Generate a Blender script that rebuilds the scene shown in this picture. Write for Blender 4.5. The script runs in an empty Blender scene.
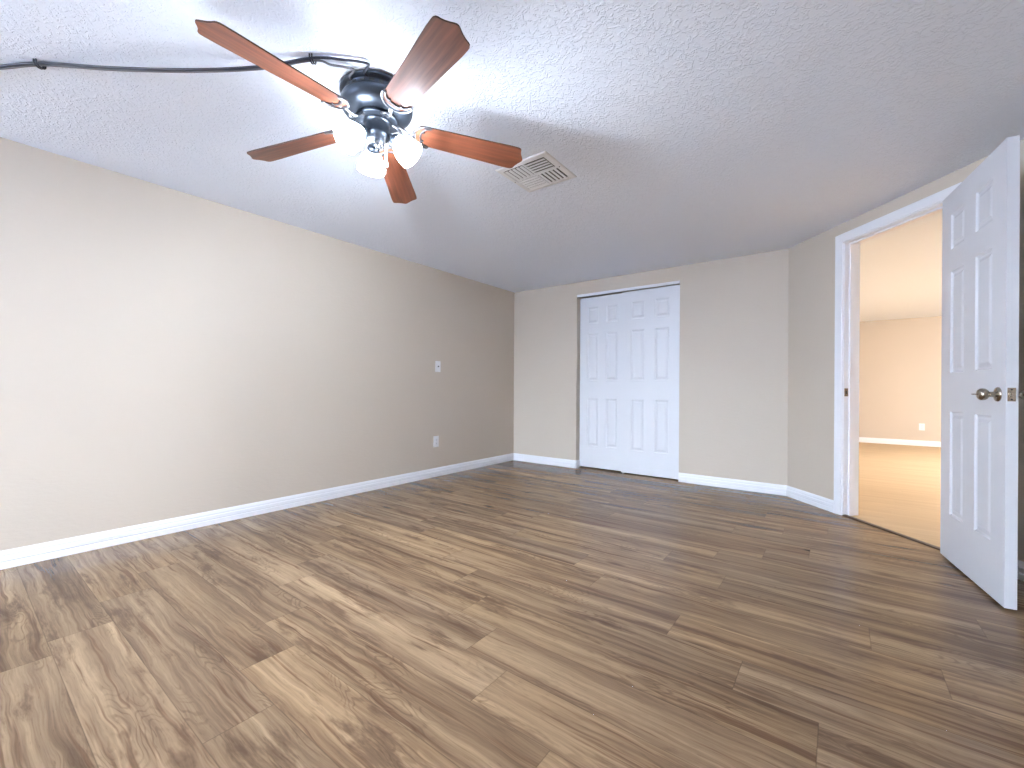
import bpy, bmesh, math, random
from math import sin, cos, pi, radians
from mathutils import Vector, Matrix

# ------------------------------------------------------------------ camera, sky, exposure
sc = bpy.context.scene
COL = sc.collection
FPX, HORIZON, CAMH, ROLL = 431.317, 388.72, 0.93656, 0.0062753
cam_d = bpy.data.cameras.new('camera')
cam = bpy.data.objects.new('camera', cam_d)
COL.objects.link(cam)
cam_d.sensor_fit = 'HORIZONTAL'
cam_d.sensor_width = 36.0
cam_d.lens = FPX / 1024 * 36.0
cam_d.shift_y = (HORIZON - 384.0) / 1024
cam_d.clip_start = 0.02
cam.matrix_world = Matrix.Translation((0, 0, CAMH)) @ Matrix.Rotation(pi / 2, 4, 'X') @ Matrix.Rotation(ROLL, 4, 'Z')
sc.camera = cam

SKY_STRENGTH = 23.5
EXPOSURE = 1.58
SHADE_LIGHT = 24.0
BULB_LIGHT = 780.0
DOME_LIGHT = 290.0

world = bpy.data.worlds.new('sky')
sc.world = world
world.use_nodes = True
wn = world.node_tree
bgn = wn.nodes['Background']
# sky above, paler sunlit ground below the horizon
_tc = wn.nodes.new('ShaderNodeTexCoord'); _sp = wn.nodes.new('ShaderNodeSeparateXYZ'); _rp = wn.nodes.new('ShaderNodeValToRGB')
wn.links.new(_tc.outputs['Generated'], _sp.inputs[0]); wn.links.new(_sp.outputs[2], _rp.inputs['Fac'])
_rp.color_ramp.elements[0].position = 0.0; _rp.color_ramp.elements[0].color = (0.32, 0.39, 0.52, 1)
_rp.color_ramp.elements[1].position = 0.06; _rp.color_ramp.elements[1].color = (0.73, 0.85, 1.02, 1)
wn.links.new(_rp.outputs['Color'], bgn.inputs['Color'])
bgn.inputs['Strength'].default_value = SKY_STRENGTH
sc.view_settings.view_transform = 'Standard'
sc.view_settings.look = 'None'
sc.view_settings.gamma = 1.0
sc.view_settings.use_curve_mapping = False
sc.view_settings.exposure = EXPOSURE
sc.cycles.max_bounces = 10
sc.cycles.diffuse_bounces = 8
sc.cycles.glossy_bounces = 4
sc.cycles.sample_clamp_indirect = 6.0
sc.cycles.sample_clamp_direct = 25.0
sc.cycles.caustics_reflective = False
sc.cycles.caustics_refractive = False

# ------------------------------------------------------------------ room layout
TH = 0.647953                       # the room is turned against the camera
CT, ST = cos(TH), sin(TH)
H = 2.2                             # ceiling height
RZ = -TH
def uv2w(u, v): return Vector((u * CT + v * ST, -u * ST + v * CT))
def w2uv(x, z): return (x * CT - z * ST, x * ST + z * CT)
UA, VA = w2uv(0.02472, 5.67345)     # corner left wall / back wall
UB, VB = UA + 3.04652, VA           # corner back wall / door wall
BX, BY = uv2w(UB, VB)
THR = -0.0579609
DR = Vector((-sin(THR), -cos(THR))) # along the door wall, towards the camera
NR = Vector((-DR.y, DR.x))          # out of the room
RZR = math.atan2(DR.y, DR.x)        # local x along the door wall, local +y = into... set below
WT = 0.12
V_REAR = -3.4
S_TURN = 2.15                       # the door wall ends here
V_FAR = 10.13
U_HALL = 5.0

# ------------------------------------------------------------------ helpers
def obj(name, bm, mat=None, parent=None, loc=None, rot=None, smooth=False, angle=40, recalc=True):
    if recalc:
        bmesh.ops.recalc_face_normals(bm, faces=bm.faces)
    me = bpy.data.meshes.new(name)
    bm.to_mesh(me); bm.free()
    if mat is not None:
        for m in (mat if isinstance(mat, (list, tuple)) else [mat]):
            me.materials.append(m)
    if smooth:
        for p in me.polygons: p.use_smooth = True
        try: me.set_sharp_from_angle(angle=radians(angle))
        except Exception: pass
    o = bpy.data.objects.new(name, me)
    COL.objects.link(o)
    if parent is not None: o.parent = parent
    if loc is not None: o.location = loc
    if rot is not None: o.rotation_euler = rot
    return o

def empty(name, loc=(0, 0, 0), rot=(0, 0, 0)):
    o = bpy.data.objects.new(name, None)
    o.empty_display_size = 0.1
    COL.objects.link(o)
    o.location = loc; o.rotation_euler = rot
    return o

def tag(o, label, cat, group=None, kind=None):
    o['label'] = label; o['category'] = cat
    if group: o['group'] = group
    if kind: o['kind'] = kind
    return o

def struct(o, label, cat, group=None): return tag(o, label, cat, group, 'structure')

def box(bm, x0, x1, y0, y1, z0, z1, mi=0, bevel=0.0):
    vs = [bm.verts.new((x, y, z)) for z in (z0, z1) for y in (y0, y1) for x in (x0, x1)]
    fs = [bm.faces.new([vs[i] for i in f]) for f in
          ((0, 2, 3, 1), (4, 5, 7, 6), (0, 1, 5, 4), (2, 6, 7, 3), (0, 4, 6, 2), (1, 3, 7, 5))]
    for f in fs: f.material_index = mi
    if bevel > 0:
        es = list({e for f in fs for e in f.edges})
        bmesh.ops.bevel(bm, geom=es, offset=bevel, segments=2, affect='EDGES', profile=0.6)
    return fs

def lathe(bm, prof, seg=48, M=None, mi=0, close=True):
    """profile of (r, z) turned about the z axis"""
    rings = []
    for r, z in prof:
        if r < 1e-6:
            rings.append([bm.verts.new((0, 0, z))])
        else:
            rings.append([bm.verts.new((r * cos(2 * pi * k / seg), r * sin(2 * pi * k / seg), z)) for k in range(seg)])
    vs = [v for r in rings for v in r]
    for a, b in zip(rings, rings[1:]):
        for k in range(seg):
            k2 = (k + 1) % seg
            q = [a[k % len(a)], a[k2 % len(a)], b[k2 % len(b)], b[k % len(b)]]
            q = [v for i, v in enumerate(q) if v not in q[:i]]
            if len(q) > 2:
                f = bm.faces.new(q); f.material_index = mi
    if M is not None:
        for v in vs: v.co = M @ v.co
    return vs

def tube(bm, pts, r, seg=10, flat=1.0, up=None, caps=True):
    """sweep a round (or flattened) section along points; r is a number or a list"""
    pts = [Vector(p) for p in pts]
    n = len(pts)
    rings = []
    up0 = Vector(up) if up else None
    prev = None
    for i, p in enumerate(pts):
        t = (pts[min(i + 1, n - 1)] - pts[max(i - 1, 0)]).normalized()
        if up0 is not None: a = up0
        elif prev is not None: a = prev
        else: a = Vector((0, 0, 1)) if abs(t.z) < 0.9 else Vector((1, 0, 0))
        s = t.cross(a)
        if s.length < 1e-6: s = t.cross(Vector((1, 0.3, 0)))
        s.normalize()
        w = s.cross(t).normalized(); prev = w
        rr = r[i] if isinstance(r, (list, tuple)) else r
        rings.append([bm.verts.new(p + s * rr * cos(2 * pi * k / seg) + w * rr * flat * sin(2 * pi * k / seg)) for k in range(seg)])
    for a, b in zip(rings, rings[1:]):
        for k in range(seg):
            bm.faces.new((a[k], a[(k + 1) % seg], b[(k + 1) % seg], b[k]))
    if caps:
        bm.faces.new(rings[0]); bm.faces.new(rings[-1][::-1])

def spline(pts, n=8):
    pts = [Vector(p) for p in pts]
    out = []
    for i in range(len(pts) - 1):
        p0 = pts[max(i - 1, 0)]; p1 = pts[i]; p2 = pts[i + 1]; p3 = pts[min(i + 2, len(pts) - 1)]
        for k in range(n):
            t = k / n
            out.append(0.5 * ((2 * p1) + (p2 - p0) * t + (2 * p0 - 5 * p1 + 4 * p2 - p3) * t * t + (3 * p1 - p0 - 3 * p2 + p3) * t ** 3))
    out.append(pts[-1])
    return out

def extrude_profile(bm, prof, x0, x1, cut0=0.0, cut1=0.0):
    """profile of (y, z) run along x; cut0 / cut1 shift the ends per unit of y for mitres"""
    a = [bm.verts.new((x0 + cut0 * y, y, z)) for y, z in prof]
    b = [bm.verts.new((x1 + cut1 * y, y, z)) for y, z in prof]
    n = len(prof)
    for k in range(n):
        bm.faces.new((a[k], a[(k + 1) % n], b[(k + 1) % n], b[k]))
    bm.faces.new(a[::-1]); bm.faces.new(b)

# ------------------------------------------------------------------ materials
def new_mat(name):
    m = bpy.data.materials.new(name)
    m.use_nodes = True
    nt = m.node_tree
    return m, nt, nt.nodes['Principled BSDF']

def N(nt, typ, **kw):
    n = nt.nodes.new(typ)
    for k, v in kw.items():
        if k.startswith('i_'):
            key = k[2:]
            key = int(key) if key.isdigit() else key.replace('_', ' ')
            n.inputs[key].default_value = v
        else: setattr(n, k, v)
    return n

def simple(name, col, rough=0.5, metal=0.0, noise=0.0, nscale=30.0, bump=0.0, bscale=200.0, coat=0.0, spec=0.5):
    m, nt, b = new_mat(name)
    b.inputs['Base Color'].default_value = (*col, 1)
    b.inputs['Roughness'].default_value = rough
    b.inputs['Metallic'].default_value = metal
    b.inputs['Coat Weight'].default_value = coat
    b.inputs['Specular IOR Level'].default_value = spec
    tc = N(nt, 'ShaderNodeTexCoord')
    if noise > 0:
        nz = N(nt, 'ShaderNodeTexNoise', i_Scale=nscale, i_Detail=4.0)
        nt.links.new(tc.outputs['Object'], nz.inputs['Vector'])
        mx = N(nt, 'ShaderNodeMix', data_type='RGBA')
        mx.inputs['A'].default_value = (*[c * (1 - noise) for c in col], 1)
        mx.inputs['B'].default_value = (*[min(1, c * (1 + noise)) for c in col], 1)
        nt.links.new(nz.outputs['Fac'], mx.inputs['Factor'])
        nt.links.new(mx.outputs['Result'], b.inputs['Base Color'])
    if bump > 0:
        nb = N(nt, 'ShaderNodeTexNoise', i_Scale=bscale, i_Detail=3.0)
        nt.links.new(tc.outputs['Object'], nb.inputs['Vector'])
        bp = N(nt, 'ShaderNodeBump', i_Strength=bump, i_Distance=0.002)
        nt.links.new(nb.outputs['Fac'], bp.inputs['Height'])
        nt.links.new(bp.outputs['Normal'], b.inputs['Normal'])
    return m

def wall_material(name, col):
    m, nt, b = new_mat(name)
    b.inputs['Roughness'].default_value = 0.55
    b.inputs['Specular IOR Level'].default_value = 0.35
    tc = N(nt, 'ShaderNodeTexCoord')
    n1 = N(nt, 'ShaderNodeTexNoise', i_Scale=1.3, i_Detail=3.0)
    nt.links.new(tc.outputs['Object'], n1.inputs['Vector'])
    mx = N(nt, 'ShaderNodeMix', data_type='RGBA')
    mx.inputs['A'].default_value = (*[c * 0.96 for c in col], 1)
    mx.inputs['B'].default_value = (*[c * 1.04 for c in col], 1)
    nt.links.new(n1.outputs['Fac'], mx.inputs['Factor'])
    nt.links.new(mx.outputs['Result'], b.inputs['Base Color'])
    n2 = N(nt, 'ShaderNodeTexNoise', i_Scale=42.0, i_Detail=4.0, i_Roughness=0.6)
    mp = N(nt, 'ShaderNodeMapping')
    mp.inputs['Scale'].default_value = (0.6, 0.6, 1.6)
    nt.links.new(tc.outputs['Object'], mp.inputs['Vector'])
    nt.links.new(mp.outputs['Vector'], n2.inputs['Vector'])
    bp = N(nt, 'ShaderNodeBump', i_Strength=0.35, i_Distance=0.003)
    nt.links.new(n2.outputs['Fac'], bp.inputs['Height'])
    nt.links.new(bp.outputs['Normal'], b.inputs['Normal'])
    return m

def ceiling_material():
    m, nt, b = new_mat('ceiling_paint')
    b.inputs['Base Color'].default_value = (0.81, 0.865, 0.965, 1)
    b.inputs['Roughness'].default_value = 0.6
    b.inputs['Specular IOR Level'].default_value = 0.3
    tc = N(nt, 'ShaderNodeTexCoord')
    n0 = N(nt, 'ShaderNodeTexNoise', i_Scale=9.0, i_Detail=2.0)
    nt.links.new(tc.outputs['Object'], n0.inputs['Vector'])
    n1 = N(nt, 'ShaderNodeTexNoise', i_Scale=34.0, i_Detail=3.0, i_Roughness=0.55, i_Distortion=1.6)
    nt.links.new(tc.outputs['Object'], n1.inputs['Vector'])
    r1 = N(nt, 'ShaderNodeMapRange', i_1=0.47, i_2=0.62)
    r1.interpolation_type = 'SMOOTHSTEP'
    nt.links.new(n1.outputs['Fac'], r1.inputs['Value'])
    n2 = N(nt, 'ShaderNodeTexNoise', i_Scale=95.0, i_Detail=2.0)
    nt.links.new(tc.outputs['Object'], n2.inputs['Vector'])
    ad = N(nt, 'ShaderNodeMath', operation='MULTIPLY_ADD', i_1=0.35)
    nt.links.new(n2.outputs['Fac'], ad.inputs[0]); nt.links.new(r1.outputs['Result'], ad.inputs[2])
    bp = N(nt, 'ShaderNodeBump', i_Strength=0.6, i_Distance=0.0035)
    nt.links.new(ad.outputs[0], bp.inputs['Height'])
    nt.links.new(bp.outputs['Normal'], b.inputs['Normal'])
    return m

def floor_material(name='vinyl_planks', lift=None):
    """vinyl planks; UVMap = metres along / across each plank, 'tone' = random numbers per plank"""
    m, nt, b = new_mat(name)
    L = nt.links.new
    uv = N(nt, 'ShaderNodeUVMap', uv_map='UVMap')
    at = N(nt, 'ShaderNodeAttribute', attribute_name='tone')
    sep = N(nt, 'ShaderNodeSeparateXYZ'); L(uv.outputs['UV'], sep.inputs[0])
    tone = N(nt, 'ShaderNodeSeparateColor'); L(at.outputs['Color'], tone.inputs[0])
    def math(op, a, bb=None, c=None):
        n = N(nt, 'ShaderNodeMath', operation=op)
        for i, x in enumerate((a, bb, c)):
            if x is None: continue
            if isinstance(x, (int, float)): n.inputs[i].default_value = x
            else: L(x, n.inputs[i])
        return n.outputs[0]
    def vec(x, y, z):
        n = N(nt, 'ShaderNodeCombineXYZ')
        for i, q in enumerate((x, y, z)):
            if isinstance(q, (int, float)): n.inputs[i].default_value = q
            else: L(q, n.inputs[i])
        return n.outputs[0]
    def noise(v, scale, detail=4.0, rough=0.55, dist=0.0):
        n = N(nt, 'ShaderNodeTexNoise', i_Scale=scale, i_Detail=detail, i_Roughness=rough, i_Distortion=dist)
        L(v, n.inputs['Vector']); return n.outputs['Fac']
    def ramp(f, stops, interp='LINEAR'):
        n = N(nt, 'ShaderNodeValToRGB'); n.color_ramp.interpolation = interp
        el = n.color_ramp.elements
        while len(el) < len(stops): el.new(0.5)
        for e, (p, c) in zip(el, stops):
            e.position = p; e.color = (*c, 1)
        L(f, n.inputs['Fac']); return n.outputs['Color']
    def mix(f, a, bb, mode='MIX'):
        n = N(nt, 'ShaderNodeMix', data_type='RGBA', blend_type=mode)
        for k, x in (('Factor', f), ('A', a), ('B', bb)):
            if isinstance(x, (int, float)): n.inputs[k].default_value = x
            elif isinstance(x, tuple): n.inputs[k].default_value = (*x, 1)
            else: L(x, n.inputs[k])
        return n.outputs['Result']
    def smooth(f, lo, hi):
        n = N(nt, 'ShaderNodeMapRange', i_1=lo, i_2=hi); n.interpolation_type = 'SMOOTHSTEP'
        L(f, n.inputs['Value']); return n.outputs['Result']
    x, y = sep.outputs[0], sep.outputs[1]
    r1, r2, r3 = tone.outputs[0], tone.outputs[1], tone.outputs[2]
    zoff = math('MULTIPLY', r2, 57.0)
    # slow sideways wobble of the grain so that it curls around knots
    wob = noise(vec(math('MULTIPLY', x, 3.2), math('MULTIPLY', y, 9.0), zoff), 1.0, 2.0)
    yw = math('MULTIPLY_ADD', math('SUBTRACT', wob, 0.5), 0.045, y)
    # broad and narrow strips along the plank
    s1 = noise(vec(math('MULTIPLY', x, 0.55), math('MULTIPLY', yw, 13.0), zoff), 1.0, 2.0, 0.5)
    s2 = noise(vec(math('MULTIPLY', x, 1.10), math('MULTIPLY', yw, 48.0), math('ADD', zoff, 7.0)), 1.0, 3.0, 0.6)
    strip = math('ADD', math('MULTIPLY', s1, 0.62), math('MULTIPLY', s2, 0.38))
    streak = noise(vec(math('MULTIPLY', x, 1.3), math('MULTIPLY', yw, 34.0), math('ADD', zoff, 19.0)), 1.0, 3.0, 0.6)
    # dark smoky patches
    patch = noise(vec(math('MULTIPLY', x, 2.4), math('MULTIPLY', yw, 12.0), math('ADD', zoff, 13.0)), 1.0, 5.0, 0.66)
    # growth rings: contour lines of a stretched field
    fld = noise(vec(math('MULTIPLY', x, 2.1), math('MULTIPLY', y, 8.5), math('ADD', zoff, 29.0)), 1.0, 2.5, 0.5)
    ring = math('SINE', math('MULTIPLY', fld, 150.0))
    ring = smooth(ring, 0.25, 1.0)
    ringmask = smooth(noise(vec(math('MULTIPLY', x, 2.0), math('MULTIPLY', y, 9.0), math('ADD', zoff, 41.0)), 1.0, 2.0), 0.53, 0.64)
    # fine fibres
    fib = noise(vec(math('MULTIPLY', x, 7.0), math('MULTIPLY', yw, 190.0), zoff), 1.0, 3.0, 0.6)
    fleck = noise(vec(math('MULTIPLY', x, 22.0), math('MULTIPLY', yw, 260.0), math('ADD', zoff, 5.0)), 1.0, 2.0, 0.5)
    base = ramp(strip, [(0.33, (0.105, 0.066, 0.044)), (0.43, (0.205, 0.142, 0.097)), (0.54, (0.300, 0.215, 0.146)), (0.68, (0.410, 0.305, 0.210))])
    grey = ramp(strip, [(0.34, (0.125, 0.088, 0.066)), (0.44, (0.205, 0.149, 0.112)), (0.54, (0.280, 0.210, 0.156)), (0.66, (0.360, 0.276, 0.208))])
    col = mix(r1, base, grey)
    col = mix(math('MULTIPLY', smooth(streak, 0.55, 0.67), 0.72), col, (0.110, 0.062, 0.040))
    pm = math('MULTIPLY', smooth(patch, 0.52, 0.69), 0.78)
    col = mix(pm, col, (0.098, 0.062, 0.045))
    col = mix(math('MULTIPLY', math('MULTIPLY', ring, ringmask), 0.38), col, (0.085, 0.052, 0.036))
    bright = math('MULTIPLY_ADD', r3, 0.24, 0.90)
    col = mix(1.0, col, vec(bright, bright, bright), 'MULTIPLY')
    fb = math('MULTIPLY_ADD', math('SUBTRACT', fib, 0.5), 0.75, 1.0)
    col = mix(1.0, col, vec(fb, fb, fb), 'MULTIPLY')
    col = mix(math('MULTIPLY', smooth(fleck, 0.62, 0.74), 0.35), col, (0.10, 0.066, 0.048))
    # knots
    vor = N(nt, 'ShaderNodeTexVoronoi', i_Scale=1.0); vor.feature = 'F1'
    L(vec(math('MULTIPLY', x, 1.5), math('MULTIPLY', yw, 5.2), zoff), vor.inputs['Vector'])
    kd = vor.outputs['Distance']
    col = mix(math('MULTIPLY', math('SUBTRACT', 1.0, smooth(kd, 0.02, 0.14)), 0.75), col, (0.070, 0.042, 0.030))
    # seams: distance to the plank's own edge
    ln = N(nt, 'ShaderNodeAttribute', attribute_name='size')
    ls = N(nt, 'ShaderNodeSeparateColor'); L(ln.outputs['Color'], ls.inputs[0])
    ex = math('MINIMUM', x, math('SUBTRACT', ls.outputs[0], x))
    ey = math('MINIMUM', y, math('SUBTRACT', ls.outputs[1], y))
    e = math('MINIMUM', ex, ey)
    seam = math('SUBTRACT', 1.0, smooth(e, 0.0006, 0.0022))
    col = mix(math('MULTIPLY', seam, 0.42), col, (0.060, 0.042, 0.032))
    col = mix(1.0, col, (0.86, 0.775, 0.635), 'MULTIPLY')
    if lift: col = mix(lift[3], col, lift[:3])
    L(col, b.inputs['Base Color'])
    rg = math('MULTIPLY_ADD', s1, 0.10, 0.15)
    L(rg, b.inputs['Roughness'])
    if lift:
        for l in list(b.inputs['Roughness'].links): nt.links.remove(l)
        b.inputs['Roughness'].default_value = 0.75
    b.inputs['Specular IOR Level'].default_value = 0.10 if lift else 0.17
    hgt = math('SUBTRACT', math('MULTIPLY', fib, 0.25), seam)
    bp = N(nt, 'ShaderNodeBump', i_Strength=0.02, i_Distance=0.0005)
    L(hgt, bp.inputs['Height']); L(bp.outputs['Normal'], b.inputs['Normal'])
    return m

def blade_material():
    m, nt, b = new_mat('cherry_wood')
    L = nt.links.new
    tc = N(nt, 'ShaderNodeTexCoord')
    mp = N(nt, 'ShaderNodeMapping'); mp.inputs['Scale'].default_value = (2.2, 46.0, 10.0)
    L(tc.outputs['Object'], mp.inputs['Vector'])
    nz = N(nt, 'ShaderNodeTexNoise', i_Scale=1.0, i_Detail=4.0, i_Roughness=0.6, i_Distortion=0.4)
    L(mp.outputs['Vector'], nz.inputs['Vector'])
    rp = N(nt, 'ShaderNodeValToRGB')
    el = rp.color_ramp.elements
    el[0].position = 0.3; el[0].color = (0.075, 0.019, 0.009, 1)
    el[1].position = 0.72; el[1].color = (0.225, 0.072, 0.035, 1)
    L(nz.outputs['Fac'], rp.inputs['Fac']); L(rp.outputs['Color'], b.inputs['Base Color'])
    b.inputs['Roughness'].default_value = 0.36
    b.inputs['Specular IOR Level'].default_value = 0.6
    return m

def glow_material(name, col, strength):
    m, nt, b = new_mat(name)
    b.inputs['Base Color'].default_value = (0.9, 0.9, 0.9, 1)
    b.inputs['Roughness'].default_value = 0.4
    b.inputs['Emission Color'].default_value = (*col, 1)
    b.inputs['Emission Strength'].default_value = strength
    return m

def glass_material():
    m, nt, b = new_mat('window_glass')
    out = nt.nodes['Material Output']
    tr = N(nt, 'ShaderNodeBsdfTransparent'); gl = N(nt, 'ShaderNodeBsdfGlossy', i_Roughness=0.02)
    mx = N(nt, 'ShaderNodeMixShader', i_0=0.06)
    nt.links.new(tr.outputs[0], mx.inputs[1]); nt.links.new(gl.outputs[0], mx.inputs[2])
    nt.links.new(mx.outputs[0], out.inputs['Surface'])
    nt.nodes.remove(b)
    return m

M_WALL = wall_material('tan_wall_paint', (0.570, 0.506, 0.432))
M_CEIL = ceiling_material()
M_FLOOR = floor_material()
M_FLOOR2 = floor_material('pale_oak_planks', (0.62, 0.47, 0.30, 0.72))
M_TRIM = simple('white_trim_paint', (0.80, 0.82, 0.87), 0.35, noise=0.02, nscale=6)
M_DOOR = simple('white_door_paint', (0.70, 0.72, 0.765), 0.38, noise=0.02, nscale=4, bump=0.12, bscale=350)
M_DOOR_SHADED = simple('shaded_white_door_paint', (0.61, 0.625, 0.67), 0.38, noise=0.03, nscale=4, bump=0.12, bscale=350)  # same white as the closet doors, greyed to paint in this leaf's dimmer light
M_DARK = simple('dark_void', (0.015, 0.014, 0.013), 0.9, noise=0.2)
M_PEWTER = simple('pewter_metal', (0.055, 0.066, 0.085), 0.36, 0.75, noise=0.12, nscale=40)
M_IRON = simple('antique_pewter_bracket', (0.11, 0.112, 0.12), 0.32, 0.85, noise=0.25, nscale=60)
M_WOOD = blade_material()
M_EDGE = simple('dark_blade_edge', (0.055, 0.022, 0.014), 0.5, noise=0.2)
M_NICKEL = simple('aged_nickel', (0.42, 0.37, 0.31), 0.26, 1.0, noise=0.1, nscale=80)
M_PLASTIC = simple('white_plastic', (0.82, 0.83, 0.85), 0.35, noise=0.01)
M_SLOT = simple('dark_slot', (0.03, 0.03, 0.03), 0.6, noise=0.1)
M_VENT = simple('white_vent_enamel', (0.78, 0.79, 0.81), 0.4, noise=0.03)
M_CORD = simple('black_cord_rubber', (0.020, 0.022, 0.035), 0.45, noise=0.15, nscale=20)
M_CORD2 = simple('grey_cord_rubber', (0.16, 0.16, 0.18), 0.45, noise=0.15, nscale=20)
M_THRESH = simple('brown_threshold_vinyl', (0.060, 0.036, 0.024), 0.4, noise=0.25, nscale=30)
M_SHADE = glow_material('lit_frosted_glass', (0.84, 0.94, 1.08), SHADE_LIGHT)
M_BULB = glow_material('lit_bulb', (0.84, 0.94, 1.08), BULB_LIGHT)
M_DOME = glow_material('added_dome_glow', (1.0, 1.0, 1.02), DOME_LIGHT)
M_GLASS = glass_material()
M_CHAIN = simple('chain_metal', (0.45, 0.42, 0.38), 0.35, 1.0, noise=0.1)

ROT_ROOM = (0, 0, RZ)

# ------------------------------------------------------------------ walls
def wall_bm(L0, L1, y0, y1, openings=(), z0=0.0, z1=H):
    """slab along local x from L0 to L1 between y0 and y1, with openings (x0, x1, z0, z1)"""
    bm = bmesh.new()
    xs = sorted({L0, L1, *[o[0] for o in openings], *[o[1] for o in openings]})
    zs = sorted({z0, z1, *[o[2] for o in openings], *[o[3] for o in openings]})
    xs = [x for x in xs if L0 <= x <= L1]; zs = [z for z in zs if z0 <= z <= z1]
    def is_open(i, k):
        if i < 0 or k < 0 or i >= len(xs) - 1 or k >= len(zs) - 1: return True
        xm = (xs[i] + xs[i + 1]) / 2; zm = (zs[k] + zs[k + 1]) / 2
        return any(o[0] < xm < o[1] and o[2] < zm < o[3] for o in openings)
    V = {}
    def v(i, j, k):
        if (i, j, k) not in V: V[i, j, k] = bm.verts.new((xs[i], (y0, y1)[j], zs[k]))
        return V[i, j, k]
    for i in range(len(xs) - 1):
        for k in range(len(zs) - 1):
            if is_open(i, k): continue
            for j in (0, 1):
                bm.faces.new((v(i, j, k), v(i + 1, j, k), v(i + 1, j, k + 1), v(i, j, k + 1)))
            if is_open(i - 1, k): bm.faces.new((v(i, 0, k), v(i, 1, k), v(i, 1, k + 1), v(i, 0, k + 1)))
            if is_open(i + 1, k): bm.faces.new((v(i + 1, 0, k), v(i + 1, 1, k), v(i + 1, 1, k + 1), v(i + 1, 0, k + 1)))
            if is_open(i, k - 1): bm.faces.new((v(i, 0, k), v(i + 1, 0, k), v(i + 1, 1, k), v(i, 1, k)))
            if is_open(i, k + 1): bm.faces.new((v(i, 0, k + 1), v(i + 1, 0, k + 1), v(i + 1, 1, k + 1), v(i, 1, k + 1)))
    return bm

# closet opening on the back wall (u), recessed sliding doors
def u_on_back(px, v=VA):            # where a line of sight meets the plane v
    k = (px - 512.0) / FPX
    y = v / (k * ST + CT)
    return w2uv(k * y, y)[0]
CL0, CL1, CLZ = u_on_back(576.4), u_on_back(679.3), 2.054
TRUE_TURN = Vector((BX, BY)) + DR * S_TURN
UT, VT = w2uv(*TRUE_TURN)

# left wall: plane u = UA, the room is on +u
bm = wall_bm(V_REAR - WT, VA + WT, -UA, -UA + WT)     # built along local x = v, local y = -u
wl = obj('wall_left', bm, M_WALL, rot=(0, 0, RZ + pi / 2))
struct(wl, 'long plain tan wall with white baseboard, running from the corner beside the closet', 'wall')
bm = wall_bm(UA - WT, UB + 0.16, VA, VA + WT, [(CL0, CL1, 0.0, CLZ)])
wb = obj('wall_back', bm, M_WALL, rot=ROT_ROOM)
struct(wb, 'tan wall around the white sliding closet doors', 'wall')
# door wall: local x = s from the corner, local +y = out of the room
RZD = math.atan2(DR.y, DR.x)
def s_on_door(px, off=0.0):
    k = (px - 512.0) / FPX
    ox, oy = BX + NR.x * off, BY + NR.y * off
    # k*y = ox + s*DR.x ; y = oy + s*DR.y
    s = (k * oy - ox) / (DR.x - k * DR.y)
    return s
SIDE = 1.0
DLOC = Vector((BX, BY, 0))
nl = Matrix.Rotation(RZD, 2) @ Vector((0, 1))
YS = 1.0 if nl.dot(NR) > 0 else -1.0          # local y sign that points out of the room
JT = 0.02                                       # jamb thickness
S0 = s_on_door(843.6); S1 = S0 + 0.735          # clear opening between jambs
DHEAD = 2.045
bm = wall_bm(0.0, S_TURN + 0.12, min(0, YS * WT), max(0, YS * WT), [(S0 - JT, S1 + JT, 0.0, DHEAD + JT)])
wr = obj('wall_right', bm, M_WALL, loc=DLOC, rot=(0, 0, RZD))
struct(wr, 'angled tan wall holding the open doorway to the lit room', 'wall')
# continuation behind the camera, and rear wall with a window
bm = wall_bm(V_REAR - WT, VT, -UT - WT, -UT)
o = obj('wall_east', bm, M_WALL, rot=(0, 0, RZ + pi / 2))
struct(o, 'tan side wall beyond the open door, behind the photographer', 'wall')
WIN = (-3.20, -1.45, 0.45, 2.0)        # along u, behind the photographer
bm = wall_bm(UA - WT, UT + WT, V_REAR - WT, V_REAR, [WIN])
o = obj('wall_rear', bm, M_WALL, rot=ROT_ROOM)
struct(o, 'plain tan rear wall behind the photographer', 'wall')

# unseen window in the rear wall, placed and sized for fill daylight
def frame_bars(bm, x0, x1, z0, z1, w, y0, y1):
    box(bm, x0, x0 + w, y0, y1, z0, z1); box(bm, x1 - w, x1, y0, y1, z0, z1)
    box(bm, x0 + w, x1 - w, y0, y1, z0, z0 + w); box(bm, x0 + w, x1 - w, y0, y1, z1 - w, z1)
we = empty('fill_window', rot=(0, 0, RZ))
struct(we, 'unseen white framed sliding window behind the photographer, placed for fill daylight', 'window')
x0, x1, z0, z1 = WIN
YL = V_REAR - WT
bm = bmesh.new(); frame_bars(bm, x0, x1, z0, z1, 0.045, YL + 0.03, YL + 0.09)
box(bm, (x0 + x1) / 2 - 0.025, (x0 + x1) / 2 + 0.025, YL + 0.035, YL + 0.085, z0 + 0.045, z1 - 0.045)
obj('window_frame', bm, M_TRIM, we)
for a, b_ in ((x0 + 0.045, (x0 + x1) / 2 - 0.025), ((x0 + x1) / 2 + 0.025, x1 - 0.045)):
    bm = bmesh.new(); box(bm, a, b_, YL + 0.059, YL + 0.063, z0 + 0.045, z1 - 0.045)
    obj('pane', bm, M_GLASS, we)
bm = bmesh.new(); box(bm, x0 - 0.03, x1 + 0.03, YL + 0.09, YL + WT + 0.04, z0 - 0.025, z0, bevel=0.004)
obj('window_sill', bm, M_TRIM, we)

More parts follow.
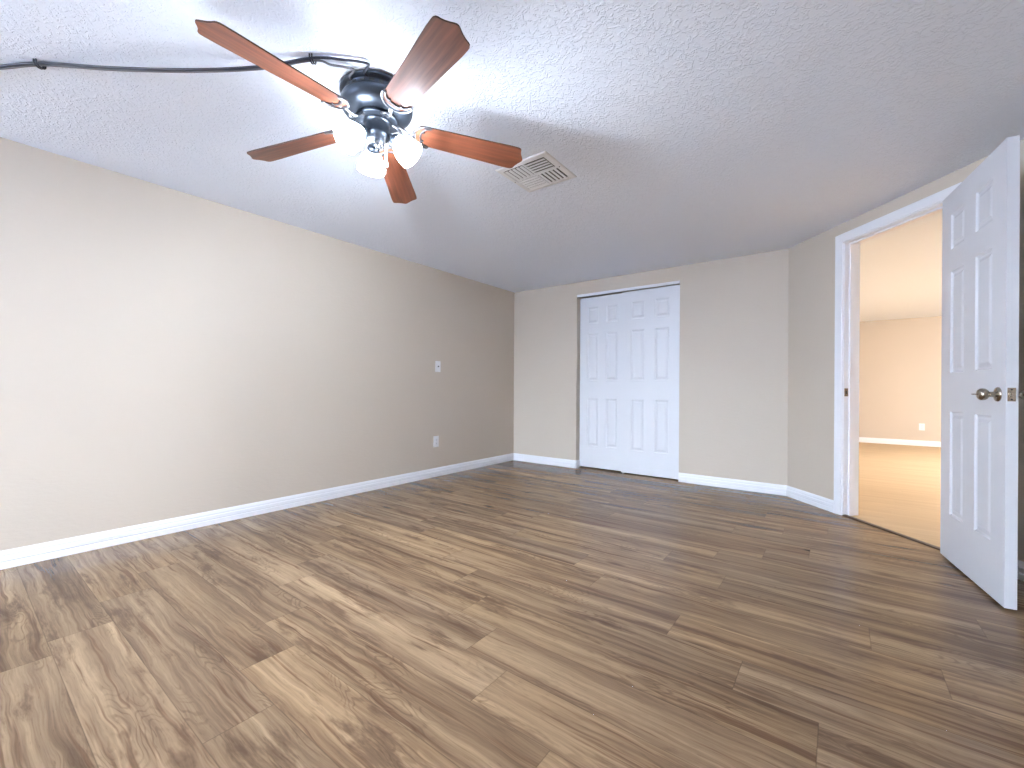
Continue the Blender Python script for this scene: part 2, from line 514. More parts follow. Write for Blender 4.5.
# closet interior
bm = bmesh.new()
box(bm, CL0 - 0.35, CL1 + 0.35, VA + 0.72, VA + 0.78, 0, H)
box(bm, CL0 - 0.41, CL0 - 0.35, VA + WT, VA + 0.78, 0, H)
box(bm, CL1 + 0.35, CL1 + 0.41, VA + WT, VA + 0.78, 0, H)
o = obj('wall_closet', bm, M_WALL, rot=ROT_ROOM)
struct(o, 'inside walls of the closet behind the sliding doors', 'wall')

# the lit room beyond the doorway
ULH = UB + 0.10
bm = wall_bm(VA + WT - 0.02, V_FAR + WT, -ULH, -ULH + WT)
o = obj('wall_hall_side', bm, M_WALL, rot=(0, 0, RZ + pi / 2))
struct(o, 'side wall of the lit room beyond the doorway', 'wall')
bm = wall_bm(ULH - WT, U_HALL + WT, V_FAR, V_FAR + WT)
o = obj('wall_far', bm, M_WALL, rot=ROT_ROOM)
struct(o, 'warm lit far wall of the room seen through the doorway', 'wall')
bm = wall_bm(V_REAR, V_FAR + WT, -U_HALL - WT, -U_HALL)
o = obj('wall_hall_east', bm, M_WALL, rot=(0, 0, RZ + pi / 2))
struct(o, 'outer wall of the lit room, hidden by the open door', 'wall')
bm = wall_bm(UT + WT, U_HALL, VT - 0.6, VT - 0.6 + WT)
o = obj('wall_hall_near', bm, M_WALL, rot=ROT_ROOM)
struct(o, 'near wall of the lit room beside the doorway', 'wall')

# ceiling slab
bm = bmesh.new()
box(bm, UA - WT, U_HALL + WT, V_REAR - WT, V_FAR + WT, H, H + 0.1)
o = obj('ceiling', bm, M_CEIL, rot=ROT_ROOM)
struct(o, 'white stippled ceiling over the room', 'ceiling')

# ------------------------------------------------------------------ plank floor
def planks(seed, known, PW, PL, PV0, box_uv):
    random.seed(seed)
    bm = bmesh.new()
    uvl = bm.loops.layers.uv.new('UVMap')
    tl = bm.loops.layers.float_color.new('tone')
    sl = bm.loops.layers.float_color.new('size')
    U0, U1, V0, V1 = box_uv
    row = math.floor((V0 - PV0) / PW)
    while PV0 + row * PW < V1:
        va, vb = max(V0, PV0 + row * PW), min(V1, PV0 + (row + 1) * PW)
        j = known.get(row, random.uniform(0, PL))
        k = math.floor((U0 - j) / PL)
        while j + k * PL < U1:
            ua, ub = max(U0, j + k * PL), min(U1, j + (k + 1) * PL)
            k += 1
            if ub - ua < 1e-4: continue
            vs = [bm.verts.new(p) for p in ((ua, va, 0), (ub, va, 0), (ub, vb, 0), (ua, vb, 0))]
            f = bm.faces.new(vs)
            t = (random.random(), random.random(), random.random(), 1)
            for lp in f.loops:
                lp[uvl].uv = (lp.vert.co.x - ua, lp.vert.co.y - va)
                lp[tl] = t
                lp[sl] = (ub - ua, vb - va, 0, 1)
        row += 1
    return bm
def cut_at_door(bm, off, keep_outside):
    P = B_ + NR * off
    co = Vector((*w2uv(P.x, P.y), 0)); no = Vector((*w2uv(NR.x, NR.y), 0))
    bmesh.ops.bisect_plane(bm, geom=bm.verts[:] + bm.edges[:] + bm.faces[:], dist=1e-5, plane_co=co, plane_no=no,
                           clear_outer=not keep_outside, clear_inner=keep_outside)
    return bm
B_ = Vector((BX, BY))
KNOWN = {-1: -2.175, 0: -2.30, 1: -1.325, 2: -1.57, 4: -0.874, 5: -1.06, 6: -0.04, 7: -1.48, 8: -0.52, 9: -0.94, 10: 0.10}
bm = cut_at_door(planks(11, KNOWN, 0.18, 1.22, 0.235, (UA - WT, UT + 1.5, V_REAR - WT, VA + 0.8)), 0.012, False)
fl = obj('floor', bm, M_FLOOR, rot=ROT_ROOM, recalc=False)
struct(fl, 'brown wood grain vinyl plank floor', 'floor')
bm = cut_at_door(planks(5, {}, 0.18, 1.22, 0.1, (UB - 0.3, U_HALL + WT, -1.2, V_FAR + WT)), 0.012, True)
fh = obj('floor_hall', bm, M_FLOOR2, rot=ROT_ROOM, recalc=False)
struct(fh, 'pale oak plank floor of the lit room beyond the doorway', 'floor')

# ------------------------------------------------------------------ baseboards
BH = 0.092
BPROF = [(0, 0), (0.014, 0), (0.014, 0.030), (0.0115, 0.034), (0.0135, 0.040), (0.0125, 0.058), (0.009, 0.064), (0.0095, 0.072), (0.006, 0.084), (0.003, BH), (0, BH)]
def baseboard(name, P, d_ang, L, flip, label, c0=0.0, c1=0.0):
    """runs L along direction d_ang from P; flip puts the room on local -y"""
    bm = bmesh.new()
    prof = [(-y, z) if flip else (y, z) for y, z in BPROF]
    extrude_profile(bm, prof, 0, L, c0, c1)
    o = obj(name, bm, M_TRIM, loc=(P[0], P[1], 0), rot=(0, 0, d_ang))
    struct(o, label, 'baseboard')
    return o
aU = RZ; aV = RZ + pi / 2
A_ = uv2w(UA, VA); B_ = Vector((BX, BY))
baseboard('baseboard_left', uv2w(UA, V_REAR), aV, VA - V_REAR, True, 'white stepped baseboard along the long plain wall', 1, 1)
bo = baseboard('baseboard_back', A_, aU, CL0 - UA, True, 'short white baseboard between the corner and the closet', -1, 0)
# return of that baseboard into the closet opening
bm = bmesh.new(); box(bm, CL0 - UA, CL0 - UA + 0.012, 0, 0.075, 0, BH, bevel=0.002)
obj('baseboard_return', bm, M_TRIM, bo)
th_ang = math.acos(max(-1, min(1, Vector((CT, -ST)).dot(DR))))
mit = math.tan(th_ang / 2)
baseboard('baseboard_closet', uv2w(CL1, VA), aU, UB - CL1, True, 'white baseboard between the closet and the angled wall', 0, mit)
CW = 0.066                                     # casing width
baseboard('baseboard_right', B_, RZD, S0 - 0.006 - CW, YS > 0, 'white baseboard piece between the corner and the doorway casing', -mit, 0)
sB = S1 + 0.006 + CW
baseboard('baseboard_door', B_ + DR * sB, RZD, S_TURN - sB, YS > 0, 'white baseboard in the shade behind the open door', 0, 0)
baseboard('baseboard_east', uv2w(UT, V_REAR), aV, VT - V_REAR, False, 'white baseboard on the side wall behind the photographer')
baseboard('baseboard_rear', uv2w(UA, V_REAR), aU, UT - UA, False, 'white baseboard along the rear wall behind the photographer')
baseboard('baseboard_far', uv2w(ULH, V_FAR), aU, U_HALL - ULH, True, 'white baseboard on the far wall seen through the doorway')
baseboard('baseboard_hall_side', uv2w(ULH, VA + WT), aV, V_FAR - VA - WT, True, 'white baseboard on the side wall of the lit room')

# ------------------------------------------------------------------ panelled doors
def door_leaf(w, h, t, sx=(0.175, 0.41, 0.59, 0.825), sz=((0.125, 0.405), (0.51, 0.785), (0.845, 0.94))):
    """leaf 0..w by 0..h; front face at y=0, back at y=t; six raised panels on both faces"""
    bm = bmesh.new()
    xs = [0, *[s * w for s in sx], w]
    zs = [0] + [q * h for s in sz for q in s] + [h]
    cache = {}
    def vv(x, y, z):
        key = (round(x, 5), round(y, 5), round(z, 5))
        if key not in cache: cache[key] = bm.verts.new((x, y, z))
        return cache[key]
    rings = [(0.0, 0.0), (0.006, 0.007), (0.014, 0.009), (0.020, 0.009), (0.036, 0.003)]
    for y0, sg in ((0.0, 1), (t, -1)):
        for i in range(len(xs) - 1):
            for k in range(len(zs) - 1):
                x0, x1, z0, z1 = xs[i], xs[i + 1], zs[k], zs[k + 1]
                if i in (1, 3) and k in (1, 3, 5):
                    prev = None
                    for ins, dp in rings:
                        y = y0 + sg * dp
                        c = [vv(x0 + ins, y, z0 + ins), vv(x1 - ins, y, z0 + ins), vv(x1 - ins, y, z1 - ins), vv(x0 + ins, y, z1 - ins)]
                        if prev:
                            for q in range(4):
                                bm.faces.new((prev[q], prev[(q + 1) % 4], c[(q + 1) % 4], c[q]))
                        prev = c
                    bm.faces.new(prev)
                else:
                    bm.faces.new((vv(x0, y0, z0), vv(x1, y0, z0), vv(x1, y0, z1), vv(x0, y0, z1)))
    for i in range(len(xs) - 1):
        for z in (0, h):
            bm.faces.new((vv(xs[i], 0, z), vv(xs[i + 1], 0, z), vv(xs[i + 1], t, z), vv(xs[i], t, z)))
    for k in range(len(zs) - 1):
        for x in (0, w):
            bm.faces.new((vv(x, 0, zs[k]), vv(x, 0, zs[k + 1]), vv(x, t, zs[k + 1]), vv(x, t, zs[k])))
    return bm

# sliding closet doors: rear panel on the side of the corner, front panel beside it
DT = 0.035
seam_u = u_on_back(621.5, VA + 0.035)
GAP = 0.017
def finger_pull(parent, x, z):
    bm = bmesh.new()
    lathe(bm, [(0.0, -0.0002), (0.016, -0.0002), (0.0195, -0.0016), (0.0205, -0.0028), (0.0235, -0.0028), (0.0245, 0.0)], 28,
          Matrix.Translation((x, 0, z)) @ Matrix.Rotation(-pi / 2, 4, 'X') @ Matrix.Scale(-1, 4, (0, 0, 1)))
    obj('finger_pull', bm, M_VENT, parent, smooth=True)
d1 = obj('door_1', door_leaf(seam_u + 0.03 - CL0 - 0.004, CLZ - 0.035 - GAP, DT), M_DOOR)
d1.location = (*uv2w(CL0 + 0.004, VA + 0.078), GAP); d1.rotation_euler = ROT_ROOM
struct(d1, 'white six panel sliding closet door partly behind the other, nearer the room corner', 'door')
finger_pull(d1, 0.035, 0.905)
d2 = obj('door_2', door_leaf(CL1 - 0.006 - seam_u, CLZ - 0.035 - GAP + 0.004, DT), M_DOOR)
d2.location = (*uv2w(seam_u, VA + 0.035), GAP - 0.004); d2.rotation_euler = ROT_ROOM
struct(d2, 'white six panel sliding closet door overlapping in front of the other, farther from the corner', 'door')
finger_pull(d2, CL1 - 0.006 - seam_u - 0.036, 0.905)
# sliding track with fascia
bm = bmesh.new()
box(bm, CL0, CL1, VA + 0.004, VA + 0.010, CLZ - 0.030, CLZ - 0.0005)
box(bm, CL0, CL1, VA + 0.010, VA + 0.118, CLZ - 0.006, CLZ - 0.0005)
o = obj('trim_1', bm, M_TRIM, rot=ROT_ROOM)
struct(o, 'white sliding door track across the top of the closet opening', 'trim')
# floor guide between the closet doors
bm = bmesh.new(); box(bm, seam_u + 0.008, seam_u + 0.022, VA + 0.040, VA + 0.11, 0, 0.010, bevel=0.002)
o = obj('door_guide', bm, M_PLASTIC, rot=ROT_ROOM)
tag(o, 'small plastic floor guide under the overlap of the closet doors', 'door guide')

# ------------------------------------------------------------------ doorway: jamb, stop, casing, threshold
def door_frame_obj(name, label, cat, build, mat=M_TRIM):
    bm = bmesh.new(); build(bm)
    o = obj(name, bm, mat, loc=DLOC, rot=(0, 0, RZD))
    struct(o, label, cat)
    return o
def yb(bm, x0, x1, o0, o1, z0, z1, bevel=0.0):  # o = distance out of the room
    a, b_ = sorted((YS * o0, YS * o1)); box(bm, x0, x1, a, b_, z0, z1, bevel=bevel)
def jamb(bm):
    yb(bm, S0 - JT, S0, 0.0, WT, 0, DHEAD)
    yb(bm, S1, S1 + JT, 0.0, WT, 0, DHEAD)
    yb(bm, S0 - JT, S1 + JT, 0.0, WT, DHEAD, DHEAD + JT)
    # door stop
    yb(bm, S0, S0 + 0.011, 0.040, 0.075, 0, DHEAD - 0.011)
    yb(bm, S1 - 0.011, S1, 0.040, 0.075, 0, DHEAD - 0.011)
    yb(bm, S0, S1, 0.040, 0.075, DHEAD - 0.011, DHEAD)
jb = door_frame_obj('trim_2', 'white door jamb lining the doorway, with stop and strike plate', 'door frame', jamb)
# strike plate on the latch jamb
bm = bmesh.new(); yb(bm, S0 - 0.001, S0 + 0.0016, 0.006, 0.036, 0.895, 0.955, bevel=0.0006)
sp = obj('strike_plate', bm, M_NICKEL, jb)
bm = bmesh.new(); yb(bm, S0 + 0.0010, S0 + 0.0020, 0.014, 0.026, 0.912, 0.938)
obj('strike_hole', bm, M_SLOT, sp)
def casing(sgn, base):
    """colonial casing profile (across, out of wall) mitred around the opening"""
    prof = [(0.0, 0.0), (0.0, 0.009), (0.004, 0.012), (0.010, 0.010), (0.016, 0.012), (0.046, 0.015), (0.056, 0.017), (0.062, 0.016), (CW, 0.012), (CW, 0.0)]
    def build(bm):
        zt = DHEAD + 0.006; a0 = S0 - 0.006; a1 = S1 + 0.006
        loops = []
        for c, t in prof:
            y = base + sgn * t
            loops.append([Vector((a0 - c, y, 0)), Vector((a0 - c, y, zt + c)), Vector((a1 + c, y, zt + c)), Vector((a1 + c, y, 0))])
        vs = [[bm.verts.new(p) for p in l] for l in loops]
        n = len(vs)
        for i in range(n):
            for k in range(3):
                bm.faces.new((vs[i][k], vs[i][k + 1], vs[(i + 1) % n][k + 1], vs[(i + 1) % n][k]))
        bm.faces.new([l[0] for l in vs]); bm.faces.new([l[3] for l in vs])
    return build
door_frame_obj('trim_3', 'white moulded casing around the doorway', 'door casing', casing(-YS, 0.0))
door_frame_obj('trim_4', 'white casing on the far side of the doorway, facing the lit room', 'door casing', casing(YS, YS * WT))
def thresh(bm):
    prof = [(-0.004, 0.0), (-0.001, 0.006), (0.008, 0.008), (0.026, 0.008), (0.036, 0.005), (0.040, 0.0)]
    extrude_profile(bm, [(YS * y, z) for y, z in prof], S0, S1)
door_frame_obj('trim_5', 'thin dark brown threshold strip on the floor of the doorway', 'threshold', thresh, M_THRESH)

# ------------------------------------------------------------------ open door
P0 = Vector((2.456, 2.468)); P1 = Vector((2.108, 1.838))
dd = (P1 - P0).normalized()
LW, LH, LB = 0.712, 2.012, 0.012
e3 = empty('door_3', (P0.x, P0.y, LB), (0, 0, math.atan2(dd.y, dd.x)))
struct(e3, 'white six panel door swung wide open beside the doorway', 'door')
# local x along the leaf from the hinge, local +y must point to the wall (hidden side)
yw = Vector((-dd.y, dd.x))
FLIP = 1.0 if yw.dot(NR) > 0 else -1.0
bm = door_leaf(LW, LH, 0.038)
if FLIP < 0:
    for v in bm.verts: v.co.y = -v.co.y
leaf = obj('door_leaf', bm, M_DOOR_SHADED, e3)
KZ = 0.925 - LB; KX = LW - 0.062
def hardware(side):
    """knob set on the visible (side=-1) or hidden (+1) face"""
    y0 = 0.0 if side < 0 else 0.038
    R = Matrix.Translation((KX, FLIP * y0, KZ)) @ Matrix.Rotation(pi / 2 if side * FLIP < 0 else -pi / 2, 4, 'X')
    bm = bmesh.new()
    lathe(bm, [(0.0, 0.0), (0.032, 0.0), (0.0325, 0.003), (0.030, 0.007), (0.020, 0.010), (0.0125, 0.013), (0.0115, 0.026), (0.013, 0.031),
               (0.020, 0.035), (0.0255, 0.042), (0.027, 0.050), (0.0255, 0.058), (0.020, 0.064), (0.010, 0.067), (0.0, 0.0675)], 36, R)
    k = obj('door_knob', bm, M_NICKEL, e3, smooth=True, angle=50)
    k['label'] = 'round aged nickel door knob'
    if side < 0:
        bm = bmesh.new()
        lathe(bm, [(0.0, 0.0675), (0.003, 0.067), (0.0028, 0.080), (0.0016, 0.086), (0.0, 0.0862)], 12, R)
        obj('privacy_pin', bm, M_NICKEL, k, smooth=True)
hardware(-1); hardware(1)
bm = bmesh.new(); a, b_ = sorted((FLIP * 0.005, FLIP * 0.030))
box(bm, LW - 0.001, LW + 0.0015, a, b_, KZ - 0.029, KZ + 0.029, bevel=0.0006)
lp = obj('latch_plate', bm, M_NICKEL, e3)
bm = bmesh.new(); a, b_ = sorted((FLIP * 0.0105, FLIP * 0.0245))
fs = box(bm, LW + 0.0015, LW + 0.0135, a, b_, KZ - 0.010, KZ + 0.010, bevel=0.002)
obj('latch_bolt', bm, M_NICKEL, lp)
for dz in (-0.021, 0.021):
    bm = bmesh.new()
    lathe(bm, [(0.0, 0.0028), (0.0028, 0.0024), (0.0036, 0.0012), (0.0036, 0.0)], 12,
          Matrix.Translation((LW + 0.0006, FLIP * 0.0175, KZ + dz)) @ Matrix.Rotation(pi / 2, 4, 'Y'))
    obj('latch_screw', bm, M_SLOT, lp, smooth=True)
for hz in (0.19, 1.0, 1.80):
    bm = bmesh.new()
    lathe(bm, [(0.0, 0.0), (0.007, 0.0), (0.007, 0.088), (0.0, 0.088)], 14, Matrix.Translation((-0.006, FLIP * 0.042, hz)))
    box(bm, -0.0025, -0.0002, *sorted((FLIP * 0.006, FLIP * 0.040)), hz, hz + 0.088)
    box(bm, -0.010, -0.002, *sorted((FLIP * 0.040, FLIP * 0.062)), hz + 0.004, hz + 0.084)
    obj('hinge', bm, M_NICKEL, e3, smooth=True)

# ------------------------------------------------------------------ ceiling fan
FX, FY = -0.5875, 1.8557
fan = empty('ceiling_fan', (FX, FY, H))
tag(fan, 'five blade cherry wood ceiling fan with pewter motor and three lit shades', 'ceiling fan')
bm = bmesh.new()
lathe(bm, [(0.0, -0.0005), (0.146, -0.0005), (0.150, -0.004), (0.151, -0.012), (0.148, -0.016), (0.138, -0.019), (0.134, -0.023), (0.134, -0.036),
           (0.139, -0.040), (0.146, -0.045), (0.149, -0.054), (0.1485, -0.066), (0.143, -0.080), (0.132, -0.092), (0.116, -0.101), (0.100, -0.105), (0.0, -0.105)], 64)
hs = obj('motor_housing', bm, M_PEWTER, fan, smooth=True, angle=50)
bm = bmesh.new()
for k in range(22):
    a = 2 * pi * k / 22
    R = Matrix.Rotation(a, 4, 'Z')
    fs = box(bm, 0.130, 0.1352, -0.010, 0.010, -0.034, -0.025)
    for v in {v for f in fs for v in f.verts}: v.co = R @ v.co
sl_ = obj('vent_slots', bm, M_SLOT, hs); sl_['label'] = 'row of dark cooling slots'
bm = bmesh.new()
lathe(bm, [(0.0, -0.105), (0.082, -0.105), (0.086, -0.109), (0.086, -0.119), (0.080, -0.123), (0.0, -0.123)], 48)
obj('flywheel', bm, M_PEWTER, fan, smooth=True)
bm = bmesh.new()
lathe(bm, [(0.0, -0.123), (0.055, -0.123), (0.057, -0.129), (0.052, -0.133), (0.050, -0.139), (0.050, -0.174), (0.054, -0.178), (0.054, -0.184), (0.046, -0.192), (0.030, -0.198), (0.0, -0.200)], 48)
sw = obj('switch_housing', bm, M_PEWTER, fan, smooth=True, angle=50)
bm = bmesh.new()
lathe(bm, [(0.0, -0.199), (0.012, -0.200), (0.013, -0.206), (0.008, -0.210), (0.012, -0.216), (0.013, -0.222), (0.008, -0.228), (0.004, -0.236), (0.0, -0.238)], 24)
obj('finial', bm, M_IRON, sw, smooth=True, angle=60)
BZ = -0.131
PH = 4.1217
R_TIP, R_ROOT = 0.6645, 0.163
def blade_outline():
    hw0, hw1 = 0.054, 0.069
    pts = []
    # root: rounded end
    for k in range(9):
        a = pi / 2 + pi * k / 8
        pts.append((R_ROOT + 0.026 + 0.026 * cos(a), hw0 * sin(a)))
    # side, then ogee tip
    side = [(0.30, hw0 + 0.004), (0.45, hw1 - 0.006), (0.58, hw1), (0.615, hw1)]
    tip = [(0.626, hw1 - 0.001), (0.634, hw1 - 0.005), (0.638, hw1 - 0.011), (0.641, 0.046), (0.646, 0.034), (0.653, 0.022), (0.660, 0.012), (0.6645, 0.004)]
    low = [(x, -y) for x, y in side + tip]
    upp = [(x, y) for x, y in reversed(side + tip)]
    return [(x + 0.006 if x > 0.5 else x, y) for x, y in pts + low + upp]
OUT = blade_outline()
def blade_bm(pitch):
    bm = bmesh.new()
    t = 0.0055
    top = [bm.verts.new((x, y, t / 2)) for x, y in OUT]
    bot = [bm.verts.new((x, y, -t / 2)) for x, y in OUT]
    bm.faces.new(top); bm.faces.new(bot[::-1])
    n = len(OUT)
    for k in range(n):
        f = bm.faces.new((top[k], bot[k], bot[(k + 1) % n], top[(k + 1) % n])); f.material_index = 1
    R = Matrix.Rotation(pitch, 4, 'X')
    for v in bm.verts: v.co = R @ v.co
    return bm
def bracket_bm(pitch):
    bm = bmesh.new()
    R = Matrix.Rotation(pitch, 3, 'X')
    z = -0.0060
    def arc(pts, r): tube(bm, [R @ Vector((x, y, z)) for x, y in pts], r, 8, 0.7, up=R @ Vector((0, 0, 1)))
    outer = [(0.220 - 0.066 * sin(a), 0.060 * cos(a)) for a in [pi * k / 18 for k in range(19)]]
    inner = [(0.220 - 0.036 * sin(a), 0.050 * cos(a)) for a in [pi * k / 18 for k in range(19)]]
    arc(outer, 0.0052); arc(inner, 0.0040)
    arc([(0.220, 0.060), (0.224, 0.055), (0.220, 0.050)], 0.0046)
    arc([(0.220, -0.060), (0.224, -0.055), (0.220, -0.050)], 0.0046)
    # mounting pad between the arcs, on the blade's own plane
    # arm from the flywheel
    end = R @ Vector((0.156, 0, z))
    p = spline([(0.066, 0, 0.016), (0.086, 0, 0.006), (0.106, 0.005, -0.014), (0.130, 0.003, -0.016), (end.x, end.y, end.z)], 6)
    tube(bm, p, [0.013 - 0.005 * min(1, i / 10) for i in range(len(p))], 10, 0.55, up=(0, 0, 1))
    p2 = spline([(0.080, 0.0, 0.010), (0.092, -0.018, 0.000), (0.116, -0.020, -0.012), (0.136, -0.004, -0.016)], 6)
    tube(bm, p2, 0.0045, 8)
    for y in (-0.024, 0.024):
        lathe(bm, [(0, -0.0105), (0.0045, -0.0095), (0.005, -0.006), (0.005, -0.003)], 12, R.to_4x4() @ Matrix.Translation((0.196, y, 0)))
    return bm
PITCH = radians(-12)
BANG = [PH + i * 2 * pi / 5 + d for i, d in enumerate((0.0, 0.0, 0.0, 0.02, 0.0))]
DROOP = [0.0516 - 0.0211 * cos(a) + 0.0238 * sin(a) for a in BANG]      # the tired blades sag a little
b0 = obj('blade', blade_bm(PITCH), [M_WOOD, M_EDGE], fan)
k0 = obj('blade_bracket', bracket_bm(PITCH), M_IRON, b0, smooth=True)
k0['label'] = 'curled pewter bracket gripping the blade root'
blades = [b0]
for i in range(1, 5):
    nb = b0.copy(); COL.objects.link(nb); nb.parent = fan
    nk = k0.copy(); COL.objects.link(nk); nk.parent = nb
    blades.append(nb)
for i, nb in enumerate(blades):
    nb.location = (0, 0, BZ); nb.rotation_euler = (0, DROOP[i], BANG[i])
# light kit
SH_ANG = [radians(0), radians(118), radians(236)]
TILT = radians(48)
def shade_M(): return Matrix.Translation((0.072, 0, -0.192)) @ Matrix.Rotation(-TILT, 4, 'Y')
for i, a in enumerate(SH_ANG):
    RA = Matrix.Rotation(a, 4, 'Z')
    bm = bmesh.new()
    p = spline([(0.040, 0, -0.182), (0.054, 0, -0.177), (0.064, 0, -0.183), (0.076, 0, -0.196)], 6)
    tube(bm, p, 0.008, 10)
    lathe(bm, [(0, 0.006), (0.020, 0.005), (0.026, -0.002), (0.027, -0.018), (0.024, -0.022), (0.0, -0.022)], 24, shade_M())
    for v in bm.verts: v.co = RA @ v.co
    arm = obj('lamp_arm', bm, M_PEWTER, fan, smooth=True, angle=50)
    bm = bmesh.new()
    lathe(bm, [(0.024, -0.012), (0.028, -0.022), (0.038, -0.036), (0.050, -0.056), (0.056, -0.078), (0.057, -0.094), (0.060, -0.106), (0.0575, -0.106),
               (0.0545, -0.094), (0.0535, -0.078), (0.0475, -0.057), (0.0355, -0.038), (0.026, -0.024), (0.022, -0.013), (0.024, -0.012)], 36, RA @ shade_M())
    shd = obj('lamp_shade', bm, M_SHADE, fan, smooth=True, angle=60)
    shd['label'] = 'lit frosted glass bell shade'
    bm = bmesh.new()
    lathe(bm, [(0.0, -0.018), (0.012, -0.020), (0.014, -0.036), (0.024, -0.054), (0.028, -0.070), (0.024, -0.086), (0.012, -0.096), (0.0, -0.098)], 24, RA @ shade_M())
    obj('bulb', bm, M_BULB, shd, smooth=True, angle=60)
# pull chains
def chain(x, y, z0, z1, fob):
    bm = bmesh.new()
    n = int((z0 - z1) / 0.0042)
    for k in range(n):
        z = z0 - (z0 - z1) * k / n
        bmesh.ops.create_icosphere(bm, subdivisions=1, radius=0.0021, matrix=Matrix.Translation((x, y, z)))
    tube(bm, [(x, y, z0), (x, y, z1)], 0.0008, 6)
    c = obj('pull_chain', bm, M_CHAIN, fan, smooth=True)
    bm = bmesh.new()
    lathe(bm, [(0, 0.002), (0.0035, 0.0), (0.005, -0.008), (0.0055, -0.020), (0.004, -0.027), (0, -0.029)], 16, Matrix.Translation((x, y, z1)))
    f = obj('chain_fob', bm, M_PLASTIC if fob else M_CHAIN, c, smooth=True)
    f['label'] = 'small white pull on the chain' if fob else 'small metal pull on the chain'
chain(0.043, -0.030, -0.180, -0.335, True)
chain(0.030, 0.046, -0.180, -0.265, False)

# ------------------------------------------------------------------ cord along the ceiling
def ceil_pt(px, py, h):
    c, s = cos(ROLL), sin(ROLL)
    a = px - 512; b = py - HORIZON
    u = c * a + s * b; v = -s * a + c * b
    z = -FPX * (h - CAMH) / v
    return Vector((u * z / FPX, z, h))
HK1 = ceil_pt(312, 58, H - 0.008); HK2 = ceil_pt(38, 63, H - 0.008)
def cord_points(off, endp):
    left = ceil_pt(-170, 58, H - 0.010)
    m1 = ceil_pt(110, 67.5, H - 0.036); m2 = ceil_pt(190, 69.5, H - 0.046); m3 = ceil_pt(260, 66.5, H - 0.032)
    pts = [left, HK2 + Vector((-0.25, 0, -0.016)), HK2, m1, m2, m3, HK1] + endp
    return [p + Vector((0, off, 0)) for p in pts]
fanc = Vector((FX, FY, 0))
e1 = [ceil_pt(345, 60.0, H - 0.012), ceil_pt(368, 64, H - 0.012), Vector((FX - 0.005, FY - 0.146, H - 0.016)), Vector((FX + 0.03, FY - 0.11, H - 0.022))]
e2 = [ceil_pt(330, 62.5, H - 0.012), ceil_pt(352, 67, H - 0.014), Vector((FX - 0.07, FY - 0.140, H - 0.020)), Vector((FX - 0.05, FY - 0.10, H - 0.026))]
bm = bmesh.new(); tube(bm, spline(cord_points(0, e1), 8), 0.0048, 10)
c1 = obj('power_cord', bm, M_CORD, smooth=True)
tag(c1, 'black cord sagging along the ceiling into the fan, upper strand of the two', 'cord')
bm = bmesh.new(); tube(bm, spline(cord_points(0.012, e2), 8), 0.0042, 10)
c2 = obj('power_cord', bm, M_CORD2, smooth=True)
tag(c2, 'thinner grey cord running beside the black cord into the fan, lower strand', 'cord')
for P, lab in ((HK1, 'dark clip pinning the cords to the ceiling close to the fan'), (HK2, 'dark clip pinning the cords to the ceiling far from the fan, near the long wall')):
    bm = bmesh.new()
    a = [(0.004, -0.011 + 0.0, H - P.z)] + [(0.004, 0.006 - 0.017 * cos(pi * k / 8), -0.001 - 0.012 * sin(pi * k / 8)) for k in range(9)] + [(0.004, 0.023, H - P.z)]
    tube(bm, a, 0.0030, 8)
    tube(bm, [(-0.005, y, z) for _, y, z in a], 0.0030, 8)
    o = obj('cord_clip', bm, M_CORD, loc=P, smooth=True)
    tag(o, lab, 'clip', 'clips holding the ceiling cord')

# ------------------------------------------------------------------ ceiling vent
vc = Vector((0.136, 2.528))
vent = empty('ceiling_vent', (vc.x, vc.y, H), (0, 0, RZ))
tag(vent, 'square white four way air vent on the ceiling beside the fan blade', 'vent')
VS = 0.172
bm = bmesh.new()
def ring4(s, z): return [bm.verts.new(p) for p in ((-s, -s, z), (s, -s, z), (s, s, z), (-s, s, z))]
rr = [ring4(VS, -0.0003), ring4(VS, -0.003), ring4(VS - 0.006, -0.007), ring4(VS - 0.030, -0.010), ring4(VS - 0.034, -0.008), ring4(VS - 0.034, -0.0003)]
for a, b_ in zip(rr, rr[1:] + rr[:1]):
    for k in range(4): bm.faces.new((a[k], a[(k + 1) % 4], b_[(k + 1) % 4], b_[k]))
obj('vent_frame', bm, M_VENT, vent)
q = VS - 0.034
bm = bmesh.new()
box(bm, -q, q, -q, q, -0.0015, -0.0004)
bk = obj('vent_backing', bm, M_SLOT, vent); bk['label'] = 'dark duct opening behind the louvers'
bm = bmesh.new()
box(bm, -0.005, 0.005, -q, q, -0.010, -0.0016); box(bm, -q, -0.005, -0.005, 0.005, -0.010, -0.0016); box(bm, 0.005, q, -0.005, 0.005, -0.010, -0.0016)
obj('cross_bar', bm, M_VENT, vent)
def louver(cx, cy, along_x, tilt):
    bm = bmesh.new()
    n = 5; half = q / 2 - 0.004
    for k in range(n):
        t = -half + (k + 0.5) * 2 * half / n
        fs = box(bm, -half, half, -0.0088, 0.0088, -0.0007, 0.0007)
        R = Matrix.Translation((0, t, -0.0105)) @ Matrix.Rotation(tilt, 4, 'X')
        if not along_x: R = Matrix.Rotation(pi / 2, 4, 'Z') @ R
        R = Matrix.Translation((cx, cy, 0)) @ R
        for v in {v for f in fs for v in f.verts}: v.co = R @ v.co
    return bm
for (sx, sy, ax, tl_) in ((-1, -1, False, -0.14), (1, -1, True, 0.14), (1, 1, False, 0.14), (-1, 1, True, -0.14)):
    obj('louver', louver(sx * (q / 2 + 0.001), sy * (q / 2 + 0.001), ax, tl_), M_VENT, vent)
